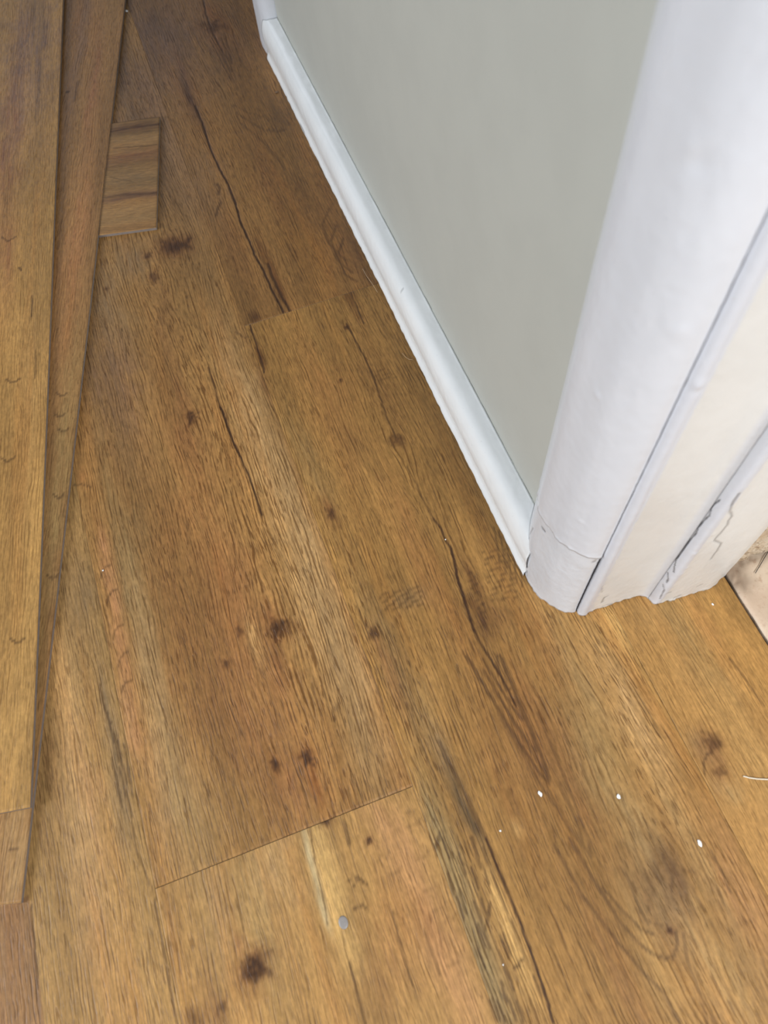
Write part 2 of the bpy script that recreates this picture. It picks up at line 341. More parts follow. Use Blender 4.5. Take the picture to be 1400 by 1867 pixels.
S('F', 1000, 1180, 40, 12, ORG, .35); S('F', 1120, 1140, 40, 14, YEL, .4); S('F', 1270, 1560, 60, 6, OLV, .4); S('F', 1300, 1750, 50, 14, OLV, .35)
# board E along the stone edge
K('F', 1303, 1354, 4.5, 1.2, .6, 8, .5); K('F', 1310, 1408, 3.4, .9, .48, 6, .5); S('F', 1292, 1376, 13, 8, (120, 86, 54), .9); S('F', 1270, 1350, 8, 7, (142, 110, 70), .7)
L('F', [(1310, 1360), (1290, 1375), (1282, 1390), (1284, 1410)], 1.2, .5, .1); S('F', 1325, 1430, 10, 9, (146, 114, 74), .6); S('F', 1335, 1450, 7, 8, OLV, .4)
S('F', 1340, 1200, 60, 20, (190, 140, 76), .6); S('F', 1250, 1160, 50, 18, OLV, .4); S('F', 1380, 1380, 50, 14, YEL, .35); S('F', 1350, 1620, 50, 12, PNK, .35); S('F', 1290, 1140, 30, 8, ORG, .4)
L('F', [(1330, 1200), (1360, 1240), (1395, 1290)], 1.2, .4, 0); L('F', [(1300, 1560), (1320, 1600), (1330, 1625)], 1.3, .4, 0)
# board C, above the far butt joint
K('F', 388, 50, 9, 1.2, .5, 26, .9); S('F', 380, 20, 24, 7, RED, .7); S('F', 398, 78, 20, 9, RED, .6)
L('F', [(371, 0), (375, 25), (388, 60), (400, 85), (406, 95)], 1.8, .7, .2)
for d_ in (0, 7, 14): arch(423, 145-d_*2, 70-d_, 7+d_*.3, 1.3, .4, .45)
S('F', 345, 172, 60, 6, (84, 58, 42), .9); S('F', 332, 130, 40, 5, PUR, .6)
L('F', [(355, 192), (369, 224), (383, 270), (401, 309), (415, 334), (429, 370), (438, 405), (455, 440), (464, 464), (479, 491), (496, 528), (507, 550), (517, 570)], 1.7, .92, .5)
L('F', [(488, 480), (495, 500), (504, 520), (516, 545), (529, 567)], 2.2, .75, .3)
for (x, y) in ((478, 455), (490, 480), (500, 505), (512, 535)): S('F', x, y, 20, 4, (104, 66, 32), .8)
L('F', [(395, 335), (401, 342), (398, 355)], 2.6, .55, 0); L('F', [(403, 368), (396, 382), (394, 392)], 2.6, .5, 0)
L('F', [(430, 205), (455, 222), (480, 236), (505, 240), (520, 236)], 2.2, .38, 0); L('F', [(440, 225), (470, 250), (500, 280), (520, 310)], 1.8, .35, 0); L('F', [(425, 190), (450, 205), (480, 212)], 1.8, .3, 0)
S('F', 515, 200, 40, 14, (90, 66, 44), .6); S('F', 490, 330, 100, 12, RED, .4); S('F', 560, 380, 60, 10, BRN, .4)
for (x0, y0, k) in ((610, 400, 0), (622, 430, 1), (632, 455, 2)):
    L('F', [(x0-10+k*2, y0-20), (x0-22+k*3, y0+10), (x0-10+k*3, y0+45), (x0+20, y0+75-k*8)], 2.0, .38, 0)
S('F', 640, 450, 70, 9, (104, 68, 40), .65); S('F', 560, 470, 80, 16, (160, 112, 54), .5); S('F', 430, 450, 60, 10, BRN, .5)
K('F', 504, 168, 1.5, 1, .5, 2, .2)
# loose strip P (left, on top), Q (under it), T (short offcut)
PO(480, 1000, 200, 20, 1.5); PO(560, 1050, 120, 20, 1.5); PO(700, 1250, 120, 20, 1.3); PO(860, 1650, 120, 14, 1.2); PO(1120, 1200, 60, 30, .6); PO(680, 1750, 60, 22, -.4)
PO(330, 1080, 100, 16, .3); PO(560, 1620, 60, 20, -.3); PO(1340, 1150, 50, 20, -.7); PO(1150, 1650, 60, 30, -.5); PO(380, 300, 200, 40, .2)
S('P', 20, 250, 200, 14, (132, 84, 60), .65); S('P', 60, 100, 200, 40, (112, 86, 74), .75); S('P', 15, 480, 60, 8, (150, 96, 62), .5)  # the wide grey-brown patch paints far-end sheen into the strip
S('P', 60, 700, 200, 16, (190, 148, 92), .4); S('P', 40, 1300, 120, 20, (200, 156, 92), .5)
for (x, y) in ((22, 695), (12, 838), (15, 438), (30, 1168)): L('P', [(x-10, y-3), (x, y+4), (x+8, y+1), (x+15, y-4)], 1.6, .55, 0)
L('P', [(36, 490), (40, 494)], 2.4, .6, 0); L('P', [(60, 540), (58, 580)], .9, .6, 0); L('P', [(66, 640), (64, 690)], .9, .4, 0)
L('Q', [(122, 168), (126, 170)], 3.2, .8, 0); L('Q', [(143, 148), (138, 175), (136, 185)], 1.8, .45, 0)
S('Q', 150, 60, 200, 8, (120, 92, 78), .5); S('Q', 170, 160, 100, 6, (146, 90, 64), .5); S('Q', 140, 450, 150, 12, (158, 104, 66), .5); S('Q', 105, 900, 200, 10, (160, 130, 80), .6); S('Q', 30, 1560, 60, 14, (176, 142, 94), .7)  # first patch paints the far-end sheen into this strip's colour
for (x, y) in ((112, 720), (108, 758), (115, 785), (106, 905), (95, 1052)): L('Q', [(x-9, y-3), (x, y+3), (x+6, y+1), (x+10, y-4)], 1.5, .5, 0)
L('Q', [(18, 1549), (26, 1546), (32, 1547)], 1.4, .5, 0)
S('T', 245, 232, 60, 9, (96, 62, 44), .8); S('T', 245, 285, 60, 12, (124, 82, 54), .75); S('T', 250, 325, 50, 14, (122, 98, 68), .6); S('T', 240, 357, 60, 6, (98, 68, 52), .85); S('T', 235, 395, 60, 20, (150, 116, 74), .7)
S('T', 260, 255, 30, 8, (150, 118, 78), .6)
L('T', [(205, 240), (240, 232), (290, 226)], 2.2, .5, 0); L('T', [(207, 270), (240, 268), (285, 264)], 1.2, .5, 0); L('T', [(192, 360), (230, 355), (284, 352)], 2.4, .45, 0); L('T', [(200, 322), (218, 327), (240, 330)], .9, .35, 0)

# ------------------------------------------------------------------ boards
def board(name, st, u0, u1, v0, v1, ztop, thick, base, seed, parent=None, frame=None, du=.0008, dv=.0021, lift=0, vis=None, pores=1.0, far=None):
    """a board in its own frame: u across, v along the grain; frame=(origin XY, angle)"""
    if frame is None: ox, oy, an = 0, 0, 0
    else: (ox, oy), an = frame
    ca, sa = math.cos(an), math.sin(an)
    def loc(xy): x, y = xy[0]-ox, xy[1]-oy; return np.array([ca*x+sa*y, -sa*x+ca*y])
    us = np.linspace(u0, u1, max(2, int(round((u1-u0)/du))+1))
    if vis is None: vs = np.linspace(v0, v1, max(2, int(round((v1-v0)/dv))+1))
    else:
        a, b_ = max(v0, vis[0]), min(v1, vis[1]); parts = []
        if v0 < a: parts.append(np.linspace(v0, a, max(2, int((a-v0)/.03)), endpoint=False))
        mid = min(max(.60, a), b_)
        if mid > a: parts.append(np.linspace(a, mid, max(2, int((mid-a)/dv)), endpoint=False))
        if b_ > mid: parts.append(np.linspace(mid, b_, max(2, int((b_-mid)/(dv*1.8))), endpoint=False))
        parts.append(np.linspace(b_, v1, max(2, int((v1-b_)/.03)+1)))
        vs = np.concatenate(parts)
    nu, nv = len(us), len(vs)
    U, V = np.meshgrid(us, vs); u, v = U.ravel(), V.ravel()
    g = u+.0035*(fbm(u*14+seed*3.1, v*3.2, seed)-.5)*2+.0012*(fbm(u*60, v*14, seed+5)-.5)*2
    col = np.tile(lin(base)*np.array([.98, .94, .79]), (len(u), 1)); dark = np.zeros(len(u)); dep = np.zeros(len(u)); por = np.full(len(u), pores)
    zf = ztop
    for (s, px, py, al, ac, rgb, k) in SPLAT:
        if s != st: continue
        c = loc(fl((px, py), zf)); al_, ac_ = al*.001, ac*.001
        if c[0] < u0-.002 or c[0] > u1+.002 or c[1] < v0 or c[1] > v1: continue
        idx = np.where((np.abs(u-c[0]) < ac_*2.4) & (np.abs(v-c[1]) < al_*2.4))[0]
        if not len(idx): continue
        wob = .35*ac_*(fbm(v[idx]*40, u[idx]*40+px, seed+3)-.5)*4
        e = ((u[idx]-c[0]+wob)/ac_)**2+((v[idx]-c[1])/al_)**2
        w = k*.85*np.exp(-e)*(.45+1.1*fbm(g[idx]*520+px, v[idx]*18, seed+9, 2))*(.75+.5*fbm(u[idx]*260+px, v[idx]*90, seed+6, 2))
        w = np.clip(w, 0, 1)[:, None]
        col[idx] = col[idx]*(1-w)+lin(rgb)*w
    for (s, xa, xb, ya, yb, rgb, k) in RECT:
        if s == st:
            ins = (u > xa) & (u < xb) & (v > ya) & (v < yb)
            col[ins] = col[ins]*(1-k)+lin(rgb)*k
    for (px, py, al, ac, k) in PORE:
        if st != 'F': continue
        c = loc(fl((px, py), zf))
        if c[0] < u0 or c[0] > u1 or c[1] < v0 or c[1] > v1: continue
        por += k*np.exp(-((u-c[0])/(ac*.001))**2-((v-c[1])/(al*.001))**2)*.7
    for (s, px, py, r, el, d, fr, fs) in KNOT:
        if s != st: continue
        c = loc(fl((px, py), zf))
        if c[0] < u0 or c[0] > u1 or c[1] < v0 or c[1] > v1: continue
        fr *= .001; r *= .001
        x, y = u-c[0], (v-c[1])/2.6
        g -= x*fs*.6*fr*fr/(x*x+y*y+fr*fr)
        idx = np.where((np.abs(x) < r*3) & (np.abs(v-c[1]) < r*el*3))[0]
        if not len(idx): continue
        rad = np.hypot(x[idx]/r, (v[idx]-c[1])/(r*el)); ang = np.arctan2(v[idx]-c[1], x[idx])
        rad = rad*(1+.75*(fbm(np.cos(ang)*2.2+px, np.sin(ang)*2.2+rad*.9, seed+2)-.5)*2)+.5*(fbm(x[idx]*700, v[idx]*350, seed+12)-.5)
        w = 1.25*d*np.clip(1.35-rad, 0, 1)**.6*(.55+.9*(fbm(x[idx]*900, v[idx]*500, seed+14, 2)-.1))
        dark[idx] = np.maximum(dark[idx], np.clip(w, 0, 1))
        w2 = np.clip(.85*d*np.exp(-(rad/1.7)**2), 0, 1)[:, None]
        col[idx] = col[idx]*(1-w2)+lin((112, 68, 34))*w2
    for (s, pts, w, d, dp) in LINE:
        if s != st: continue
        q = np.array([loc(fl(p_, zf)) for p_ in pts]); hw = w*.001*.5; mg = .004
        if q[:, 0].max() < u0 or q[:, 0].min() > u1 or q[:, 1].max() < v0 or q[:, 1].min() > v1: continue
        idx = np.where((u > q[:, 0].min()-mg) & (u < q[:, 0].max()+mg) & (v > q[:, 1].min()-mg) & (v < q[:, 1].max()+mg))[0]
        if not len(idx): continue
        best = np.full(len(idx), 9.)
        uu = u[idx]+.0009*(fbm(v[idx]*160, u[idx]*60, seed+31)-.5); vv = v[idx]
        for a, b_ in zip(q[:-1], q[1:]):
            ab = b_-a; t = np.clip(((uu-a[0])*ab[0]+(vv-a[1])*ab[1])/(ab@ab+1e-12), 0, 1)
            best = np.minimum(best, np.hypot(uu-a[0]-t*ab[0], vv-a[1]-t*ab[1]))
        fall = np.clip(1.7*(1-(best/(hw+.0005))**2), 0, 1)
        fall = fall*(.8+.4*fbm(vv*220, uu*220, seed+8))
        dark[idx] = np.maximum(dark[idx], np.clip(1.12*d*fall, 0, 1))
        dep[idx] = np.maximum(dep[idx], dp*.001*np.clip(fall, 0, 1))
    # geometry: bevelled top, skirt, underside
    bev = np.minimum.reduce([u-u0, u1-u, v-v0, v1-v])
    bvv = np.minimum(v-v0, v1-v); z = ztop-dep-np.where(bvv < 1e-6, .00012, np.where(bev < 1e-6, .00006, 0))
    lz = lift*np.clip((v-v0-.15)/.5, 0, 1)**1.5; z = z+lz
    X, Y = ox+ca*u-sa*v, oy+sa*u+ca*v
    top = np.stack([X, Y, z], 1)
    ring = [i for i in range(nu)]+[nu*j+nu-1 for j in range(1, nv)]+[nu*(nv-1)+i for i in range(nu-2, -1, -1)]+[nu*j for j in range(nv-2, 0, -1)]
    rg = np.array(ring); low = top[rg].copy(); low[:, 2] = ztop-thick+lz[rg]
    n0 = nu*nv; Vv = np.concatenate([top, low])
    I = (np.arange(nv-1)[:, None]*nu+np.arange(nu-1)[None]).ravel()
    Fq = np.stack([I, I+1, I+nu+1, I+nu], 1)
    k = len(rg); a = np.arange(k); b2 = (a+1) % k
    Fs = np.stack([rg[a], n0+a, n0+b2, rg[b2]], 1)
    me = mesh_np(name, Vv, np.concatenate([Fq, Fs]))
    ext = lambda arr: np.concatenate([arr, arr[rg]])
    set_attr(me, 'grain', 'FLOAT_VECTOR', np.stack([ext(g)+seed*.73, ext(v)+seed*1.37, np.full(len(Vv), seed*.37)], 1))
    set_attr(me, 'tint', 'FLOAT_COLOR', np.concatenate([ext(col), np.ones((len(Vv), 1))], 1))
    set_attr(me, 'dark', 'FLOAT', ext(dark)); set_attr(me, 'pores', 'FLOAT', ext(por))
    o = new_obj(name, me, parent, WOOD); me.materials.append(CORE)
    mi = np.zeros(len(me.polygons), np.int32); mi[len(Fq):] = 1; me.polygons.foreach_set('material_index', mi)
    sm = np.ones(len(me.polygons), bool); sm[len(Fq):] = False; me.polygons.foreach_set('use_smooth', sm)
    return o

XL0, XL1, XL2, XT = -.1741, .0099, .1973, .2884
VIS = (-.20, 1.36)
sub = bpy.data.meshes.new('floor'); bm = bmesh.new()
bmesh.ops.create_cube(bm, size=1); 
for vv in bm.verts: vv.co = Vector((vv.co.x*2.6+.1, vv.co.y*3.4+.45, vv.co.z*.05-.0295))
bm.to_mesh(sub); bm.free()
floor = new_obj('floor', sub, None, rough_material('screed', (60, 50, 42), (74, 64, 54), (40, 34, 30), 20)); floor['kind'] = 'structure'
G = .00005
board('plank', 'F', XL0+G, XL1-G, .0713+.00018, 1.29, 0, .004, (155, 117, 72), 3, floor, vis=VIS, pores=1.05)
board('plank', 'F', XL0+G, XL1-G, -1.147, .0713-.00018, 0, .004, (174, 135, 86), 8, floor, vis=VIS, pores=.8)
board('plank', 'F', XL0+G-.185, XL0-G, -.40, .82, 0, .004, (172, 135, 88), 5, floor, vis=(-.2, .5), pores=.9)
board('plank', 'F', XL1+G, XL2-G, -.70, .5192, 0, .004, (158, 119, 70), 11, floor, vis=VIS, pores=.95)
board('plank', 'F', XL1+G, XL2-G, .5194, 1.739, 0, .004, (144, 106, 64), 14, floor, vis=VIS, pores=.9)
board('plank', 'F', XL2+G, XT, -.62, .165, 0, .004, (168, 128, 78), 17, floor, vis=VIS, pores=.6)
# boards beyond the frame
board('plank', 'F', XL0+G-.185, XL0-G, .8204, 2.04, 0, .004, (150, 116, 76), 21, floor, du=.01, dv=.01)
board('plank', 'F', XL0+G, XL1-G, 1.2904, 2.1, 0, .004, (150, 112, 72), 23, floor, du=.01, dv=.01)
for k, (y0, y1) in enumerate(((-.9, .33), (.3304, 1.55))):
    board('plank', 'F', XL0-.3705, XL0-.1857, y0, y1, 0, .004, (168, 130, 82), 25+k, floor, du=.01, dv=.01)
    board('plank', 'F', XL0-.556, XL0-.371, y0+.35, y1+.35, 0, .004, (160, 122, 76), 28+k, floor, du=.01, dv=.01)
board('plank', 'F', XL1+G, XL2-G, -1.2, -.7004, 0, .004, (166, 126, 74), 31, floor, du=.01, dv=.01)

# loose strips
def frame_of(pa, pb, z):
    """right-hand edge running from pb (near end) to pa (far), returns near corner and angle"""
    a, b_ = fl(pa, z), fl(pb, z); d = a-b_
    return b_, math.atan2(-d[0], d[1])
zP, zQ, zT = .0062, .0030, .0030
oP, aP = frame_of((117, 0), (55, 1472), zP)
lp = board('loose_plank', 'P', -.1845, 0, 0, 1.219, zP, .0030, (176, 135, 82), 41, None, (oP, aP), vis=(0, 1.21), pores=.6, lift=.0024)
tag(lp, 'loose golden-brown plank lying uppermost at the far left edge, overlapping the next plank', 'plank')
oQ, aQ = frame_of((229, 0), (38.5, 1646), zQ)
lq = board('loose_plank', 'Q', -.1845, 0, 0, 1.219, zQ, .0029, (150, 112, 72), 44, None, (oQ, aQ), vis=(0, 1.21), pores=.7, lift=.0009)
tag(lq, 'loose reddish-brown plank tucked under the uppermost one, its near end reaching further down', 'plank')
bl, br, tr = fl((178, 430), zT), fl((285, 415), zT), fl((291, 215), zT)
dirv = (tr-br)/np.linalg.norm(tr-br); an = math.atan2(-dirv[0], dirv[1])
wid = np.linalg.norm(br-bl)-.0008
# grain runs across the offcut: local v along the short side
lt = board('plank_offcut', 'T', 0, .1835, 0, wid, zT, .0029, (148, 114, 76), 47, None, (br, an+math.pi/2), du=.0014, dv=.0014, pores=.35)
tag(lt, 'short rectangular plank offcut with grain running crosswise, lying beside the loose planks', 'offcut')

# stone threshold beyond the boards
def slab(name, x0, x1, y0, y1, z0, z1, mat, parent, seed, amp=.0008, st=.004, edge=.0012, darkfn=None):
    nx, ny = int((x1-x0)/st)+1, int((y1-y0)/st)+1
    xs, ys = np.linspace(x0, x1, nx), np.linspace(y0, y1, ny); X, Y = np.meshgrid(xs, ys)
    x, y = X.ravel().copy(), Y.ravel().copy()
    z = z1+amp*(fbm(x*90, y*90, seed)-.5)*2+amp*(fbm(x*400, y*400, seed+4)-.5)
    on = (x < x0+1e-6); x[on] += edge*(fbm(y[on]*120, y[on]*0, seed)-.5)
    on2 = (x < x0+1e-6+edge) | (y > y1-1e-6) | (x > x1-1e-6) | (y < y0+1e-6); z[on2] -= .0006
    top = np.stack([x, y, z], 1)
    ring = [i for i in range(nx)]+[nx*j+nx-1 for j in range(1, ny)]+[nx*(ny-1)+i for i in range(nx-2, -1, -1)]+[nx*j for j in range(ny-2, 0, -1)]
    rg = np.array(ring); low = top[rg].copy(); low[:, 2] = z0
    I = (np.arange(ny-1)[:, None]*nx+np.arange(nx-1)[None]).ravel(); k = len(rg); a = np.arange(k); n0 = len(top)
    Fq = np.concatenate([np.stack([I, I+1, I+nx+1, I+nx], 1), np.stack([rg[a], n0+a, n0+(a+1) % k, rg[(a+1) % k]], 1)])
    me = mesh_np(name, np.concatenate([top, low]), Fq); smooth(me)
    d = np.zeros(len(x)) if darkfn is None else darkfn(x, y)
    set_attr(me, 'dark', 'FLOAT', np.concatenate([d, d[rg]]))
    return new_obj(name, me, parent, mat)
STONE = rough_material('stone', (204, 180, 156), (220, 200, 176), (184, 152, 126), 26, .0006, .6, .5)
def stone_dirt(x, y):
    c = fl((1345, 1060)); d = np.exp(-((x-c[0])/.010)**2-((y-c[1])/.010)**2)*.75*(fbm(x*300, y*300, 3)*1.6)
    c = fl((1378, 1062)); k = np.exp(-((x-c[0])/.0012)**2-((y-c[1])/.0012)**2)*.7
    d2 = np.exp(-((y-.134)/.004)**2)*.55*fbm(x*200, y*200, 8)*1.5
    return np.clip(d+k+d2, 0, .9)
slab('tile', .2908, .60, -.30, .1600, -.0045, .0008, STONE, floor, 5, darkfn=stone_dirt, st=.003)
slab('tile', .2906, .60, -.80, -.3025, -.0045, .0008, STONE, floor, 6, st=.02)

# ------------------------------------------------------------------ walls and painted trim
WALLP = paint_material('grey_wall_paint', (178, 179, 171), .10, .55, .015, 60)
GLOSS = paint_material('white_gloss', (236, 238, 238), .22, .22, .02, 34)
COOL = paint_material('cool_white_gloss', (210, 212, 217), .20, .26, .02, 30)
COOL2 = paint_material('cool_white_gloss_patch', (208, 210, 214), .32, .28, .03, 70)
CREAM = paint_material('cream_gloss', (220, 219, 215), .22, .30, .02, 40, rgb2=(207, 209, 215))
PLAST = rough_material('bare_plaster', (196, 172, 142), (216, 200, 176), (120, 98, 78), 55, .004, .9, 1.0)
def box(name, x0, x1, y0, y1, z0, z1, mat, parent=None, cuts=1):
    me = bpy.data.meshes.new(name); bm = bmesh.new(); bmesh.ops.create_cube(bm, size=1)
    for vv in bm.verts: vv.co = Vector(((x0+x1)/2+vv.co.x*(x1-x0), (y0+y1)/2+vv.co.y*(y1-y0), (z0+z1)/2+vv.co.z*(z1-z0)))
    if cuts > 1: bmesh.ops.subdivide_edges(bm, edges=bm.edges[:], cuts=cuts, use_grid_fill=True)
    bm.to_mesh(me); bm.free(); return new_obj(name, me, parent, mat)
TOP = 2.4
XW = .165
wall = box('wall_right', XW, .275, .2172, .9008, 0, TOP, WALLP, cuts=8); wall['kind'] = 'structure'

def resample(P, step):
    P = np.array(P, float); out = [P[0]]
    # Catmull-Rom through the outline, then even steps
    Q = np.vstack([2*P[0]-P[1], P, 2*P[-1]-P[-2]]); pts = []
    for i in range(1, len(Q)-2):
        for t in np.linspace(0, 1, 12, endpoint=False):
            a, b_, c, d = Q[i-1], Q[i], Q[i+1], Q[i+2]
            pts.append(.5*((2*b_)+(c-a)*t+(2*a-5*b_+4*c-d)*t*t+(3*b_-a-3*c+d)*t**3))
    pts.append(P[-1]); pts = np.array(pts)
    s = np.concatenate([[0], np.cumsum(np.linalg.norm(np.diff(pts, axis=0), axis=1))])
    n = max(2, int(s[-1]/step)+1); ss = np.linspace(0, s[-1], n)
    return np.stack([np.interp(ss, s, pts[:, 0]), np.interp(ss, s, pts[:, 1])], 1)
def hit(px, prof):
    """where the sight line through a photo point meets an upright moulding"""
    C = resample(prof, .0004); q = fl(px)/H; k = q[0]/q[1]; f = C[:, 0]-k*C[:, 1]
    best = None
    for i in np.where(f[:-1]*f[1:] <= 0)[0]:
        t = f[i]/(f[i]-f[i+1]+1e-12); p = C[i]*(1-t)+C[i+1]*t
        if best is None or p[1] < best[1]: best = p
    if best is None: best = C[np.argmin(np.abs(f))]
    return np.array([best[0], best[1], H-best[1]/q[1]])
def zlist(z0, z1, fine=.0016, fz=.20):
    a = min(z1, fz); zs = list(np.arange(z0, a, fine))+[a] if a > z0 else [z0]
    z = a
    while z < z1-1e-6: z = min(z1, z+max(.006, (z-a)*.15+.006)); zs.append(z)
    return np.array(zs)
def upright(name, prof, z0, z1, mat, cracks=(), dents=(), back=None, jag=.0006, seed=1, step=.0013, tone=None, kind='structure', parent=None, topjag=0, fz=.20, wob=.0003):
    """vertical moulding: outline prof (XY, seen from the room), closed by the back points; cracks = 3-D polylines (pts, width, dark, depth)"""
    C = resample(prof, step); n = len(C); tn = np.gradient(C, axis=0); tn /= np.linalg.norm(tn, axis=1)[:, None]
    nr = np.stack([-tn[:, 1], tn[:, 0]], 1)
    sg = 1 if ((nr*(-C/np.linalg.norm(C, axis=1)[:, None])).sum(1).mean() > 0) else -1
    nr *= sg
    zs = zlist(z0, z1, fz=fz); m = len(zs)
    s = np.arange(n)*step
    SS, ZZ = np.meshgrid(s, zs); base = np.repeat(C[None], m, 0); N = np.repeat(nr[None], m, 0)
    off = wob*(fbm(SS*70+seed, ZZ*18, seed)-.5)*2+.00015*(fbm(SS*400, ZZ*260, seed+2)-.5)*2
    low = np.exp(-(ZZ-z0)/.0025); off = off+jag*(fbm(SS*260, ZZ*260, seed+7)-.4)*2*low
    Pw = np.concatenate([base+N*off[..., None], ZZ[..., None]], 2)
    if topjag: Pw[-1, :, 2] += topjag*(fbm(s*150, s*0, seed+9)-.5)*2
    P = Pw.reshape(-1, 3).copy(); Nf = np.concatenate([N.reshape(-1, 2), np.zeros((n*m, 1))], 1)
    dark = np.zeros(len(P)); tonev = np.zeros(len(P)) if tone is None else tone(P)
    for (pts, w, d, dp) in cracks:
        q = np.array(pts); w = w*.001; idx = np.where(np.all((P > q.min(0)-.004) & (P < q.max(0)+.004), axis=1))[0]
        if not len(idx): continue
        best = np.full(len(idx), 9.); pp = P[idx]+0
        pp[:, 2] += .0012*(fbm(P[idx, 0]*500+P[idx, 1]*300, P[idx, 2]*300, seed+5)-.5)
        for a, b_ in zip(q[:-1], q[1:]):
            ab = b_-a; t = np.clip(((pp-a)@ab)/(ab@ab+1e-12), 0, 1); best = np.minimum(best, np.linalg.norm(pp-a-t[:, None]*ab, axis=1))
        fall = np.clip(1.5*(1-(best/(w*.5+.0006))**2), 0, 1)
        dark[idx] = np.maximum(dark[idx], d*fall); P[idx] -= Nf[idx]*(dp*.001*fall)[:, None]
    for (c, r, h) in dents:
        P += Nf*(h*.001*np.exp(-((P-np.array(c))**2).sum(1)/(r*.001)**2))[:, None]
    I = (np.arange(m-1)[:, None]*n+np.arange(n-1)[None]).ravel()
    Fq = np.stack([I, I+1, I+n+1, I+n], 1)
    Vv = P; faces = [Fq]
    bk = np.array(back, float)
    # back skin joining the two outline ends through the back points
    kb = len(bk); nb = len(Vv); B0 = np.array([[x, y, z0] for x, y in bk]); B1 = np.array([[x, y, z1] for x, y in bk])
    Vv = np.concatenate([Vv, B0, B1])
    me = bpy.data.meshes.new(name)
    fl_ = [tuple(f) for f in Fq.tolist()]
    chain_lo = [n-1]+[nb+i for i in range(kb)]+[0]; chain_hi = [(m-1)*n+n-1]+[nb+kb+i for i in range(kb)]+[(m-1)*n]
    for i in range(len(chain_lo)-1):
        if i == 0: fl_.append(tuple([j*n+n-1 for j in range(m)]+[chain_hi[1], chain_lo[1]]))
        elif i == len(chain_lo)-2: fl_.append(tuple([j*n for j in range(m-1, -1, -1)]+[chain_lo[i], chain_hi[i]]))
        else: fl_.append((chain_lo[i], chain_hi[i], chain_hi[i+1], chain_lo[i+1]))
    fl_.append(tuple(list(range(n))+[nb+i for i in range(kb)]))
    fl_.append(tuple([(m-1)*n+i for i in range(n)]+[nb+kb+i for i in range(kb)]))
    me.from_pydata(Vv.tolist(), [], fl_)
    bm = bmesh.new(); bm.from_mesh(me); bmesh.ops.recalc_face_normals(bm, faces=bm.faces); bm.to_mesh(me); bm.free()
    sm = np.zeros(len(me.polygons), bool); sm[:len(Fq)] = True; me.polygons.foreach_set('use_smooth', sm)
    z = np.zeros(2*kb)
    set_attr(me, 'dark', 'FLOAT', np.concatenate([dark, z])); set_attr(me, 'tone', 'FLOAT', np.concatenate([tonev, z]))
    o = new_obj(name, me, parent, mat)
    if kind: o['kind'] = kind
    return o

# near bullnose post closing the end of the wall: patched lower block and the long upper length
NOSE = [(.1650, .2168), (.1600, .2105), (.1545, .2025), (.1502, .1940), (.1483, .1850), (.1490, .1765), (.1513, .1650), (.1560, .1560), (.1608, .1500), (.1655, .1464), (.1695, .1454), (.1713, .1462), (.1715, .1490)]
ZB = .1035
up_c = []
dn = [(hit((1272, 288), NOSE), 5, -.9), (hit((1262, 272), NOSE), 4, .7), (hit((1240, 603), NOSE), 4, .5), (hit((1090, 720), NOSE), 2, .7), (hit((1060, 950), NOSE), 2, .4)]
lowblk = upright('trim_1', NOSE, 0.0, ZB, COOL2, cracks=[([hit(p_, NOSE) for p_ in ((988, 963), (992, 968))], 1.8, .9, .8), ([np.array([.1713, .1464, 0]), np.array([.1713, .1464, ZB-.002])], 1.2, .95, .3), ([hit(p_, NOSE) for p_ in ((960, 1048), (961, 1030), (961, 1010), (964, 990), (966, 975), (972, 962))], .3, .6, .4), ([hit((1085, 1022), NOSE), hit((1082, 1026), NOSE)], 1.0, .5, .4)], back=[(.171, .2168)], seed=3, jag=.0010, topjag=0, wob=.0006)
NOSE2 = [(x-.0004*(1 if x < .165 else 0), y-.0005*(1 if y < .17 else 0)) for x, y in NOSE[:-2]]+[(.1714, .1452), (.1719, .1490)]
upn = upright('trim_2', NOSE2, ZB, TOP, COOL, cracks=up_c, dents=dn, back=[(.171, .2168)], seed=5, jag=.0012, fz=.45)

# door lining with a painted bead, and the stop strip nailed on it
LIN = [(.1722, .1500), (.1719, .1450), (.1722, .1425), (.1738, .1404), (.1762, .1398), (.1784, .1404), (.1800, .1411), (.1840, .1412), (.2013, .1405), (.2160, .1397), (.2215, .1387), (.2252, .1372), (.2268, .1350)]
def lin_tone(P):
    e = .1802+.0022*(fbm(P[:, 2]*330, P[:, 2]*60+3, 4)-.5)*2*np.clip(1.6-P[:, 2]*6, .3, 1)+.002*np.exp(-P[:, 2]/.05)
    return np.clip((e-P[:, 0])/.0012+.5, 0, 1)+.7*np.clip((P[:, 0]-.2215)/.003, 0, 1)
Z3 = lambda *a: np.array(a)
lc = [([hit(p_, LIN) for p_ in ((1098, 1098), (1101, 1090), (1107, 1087))], .8, .6, .3), ([hit(p_, LIN) for p_ in ((1097, 1106), (1108, 1102), (1115, 1100))], .8, .45, .2),
      ([np.array([.1720, .1460, 0]), np.array([.1720, .1460, ZB])], 1.6, .9, 0), ([hit((1097, 1070), LIN), hit((1097, 1080), LIN)], .7, .3, .2)]
upright('trim_3', LIN, 0, TOP, CREAM, cracks=lc, dents=[(hit((1276, 703), LIN), 3.0, .7), (hit((1278, 713), LIN), 2.0, -.8)], back=[(.2268, .2168), (.1722, .2168)], seed=8, tone=lin_tone, jag=.0010, fz=.45)
STOP = [(.2272, .1420), (.2272, .1350), (.2278, .1312), (.2292, .1289), (.2313, .1281), (.2338, .1281), (.2380, .1279), (.2491, .1266), (.2620, .1256), (.2714, .1250), (.2780, .1262), (.2835, .1282), (.2885, .1296), (.2903, .1312), (.2906, .1345)]
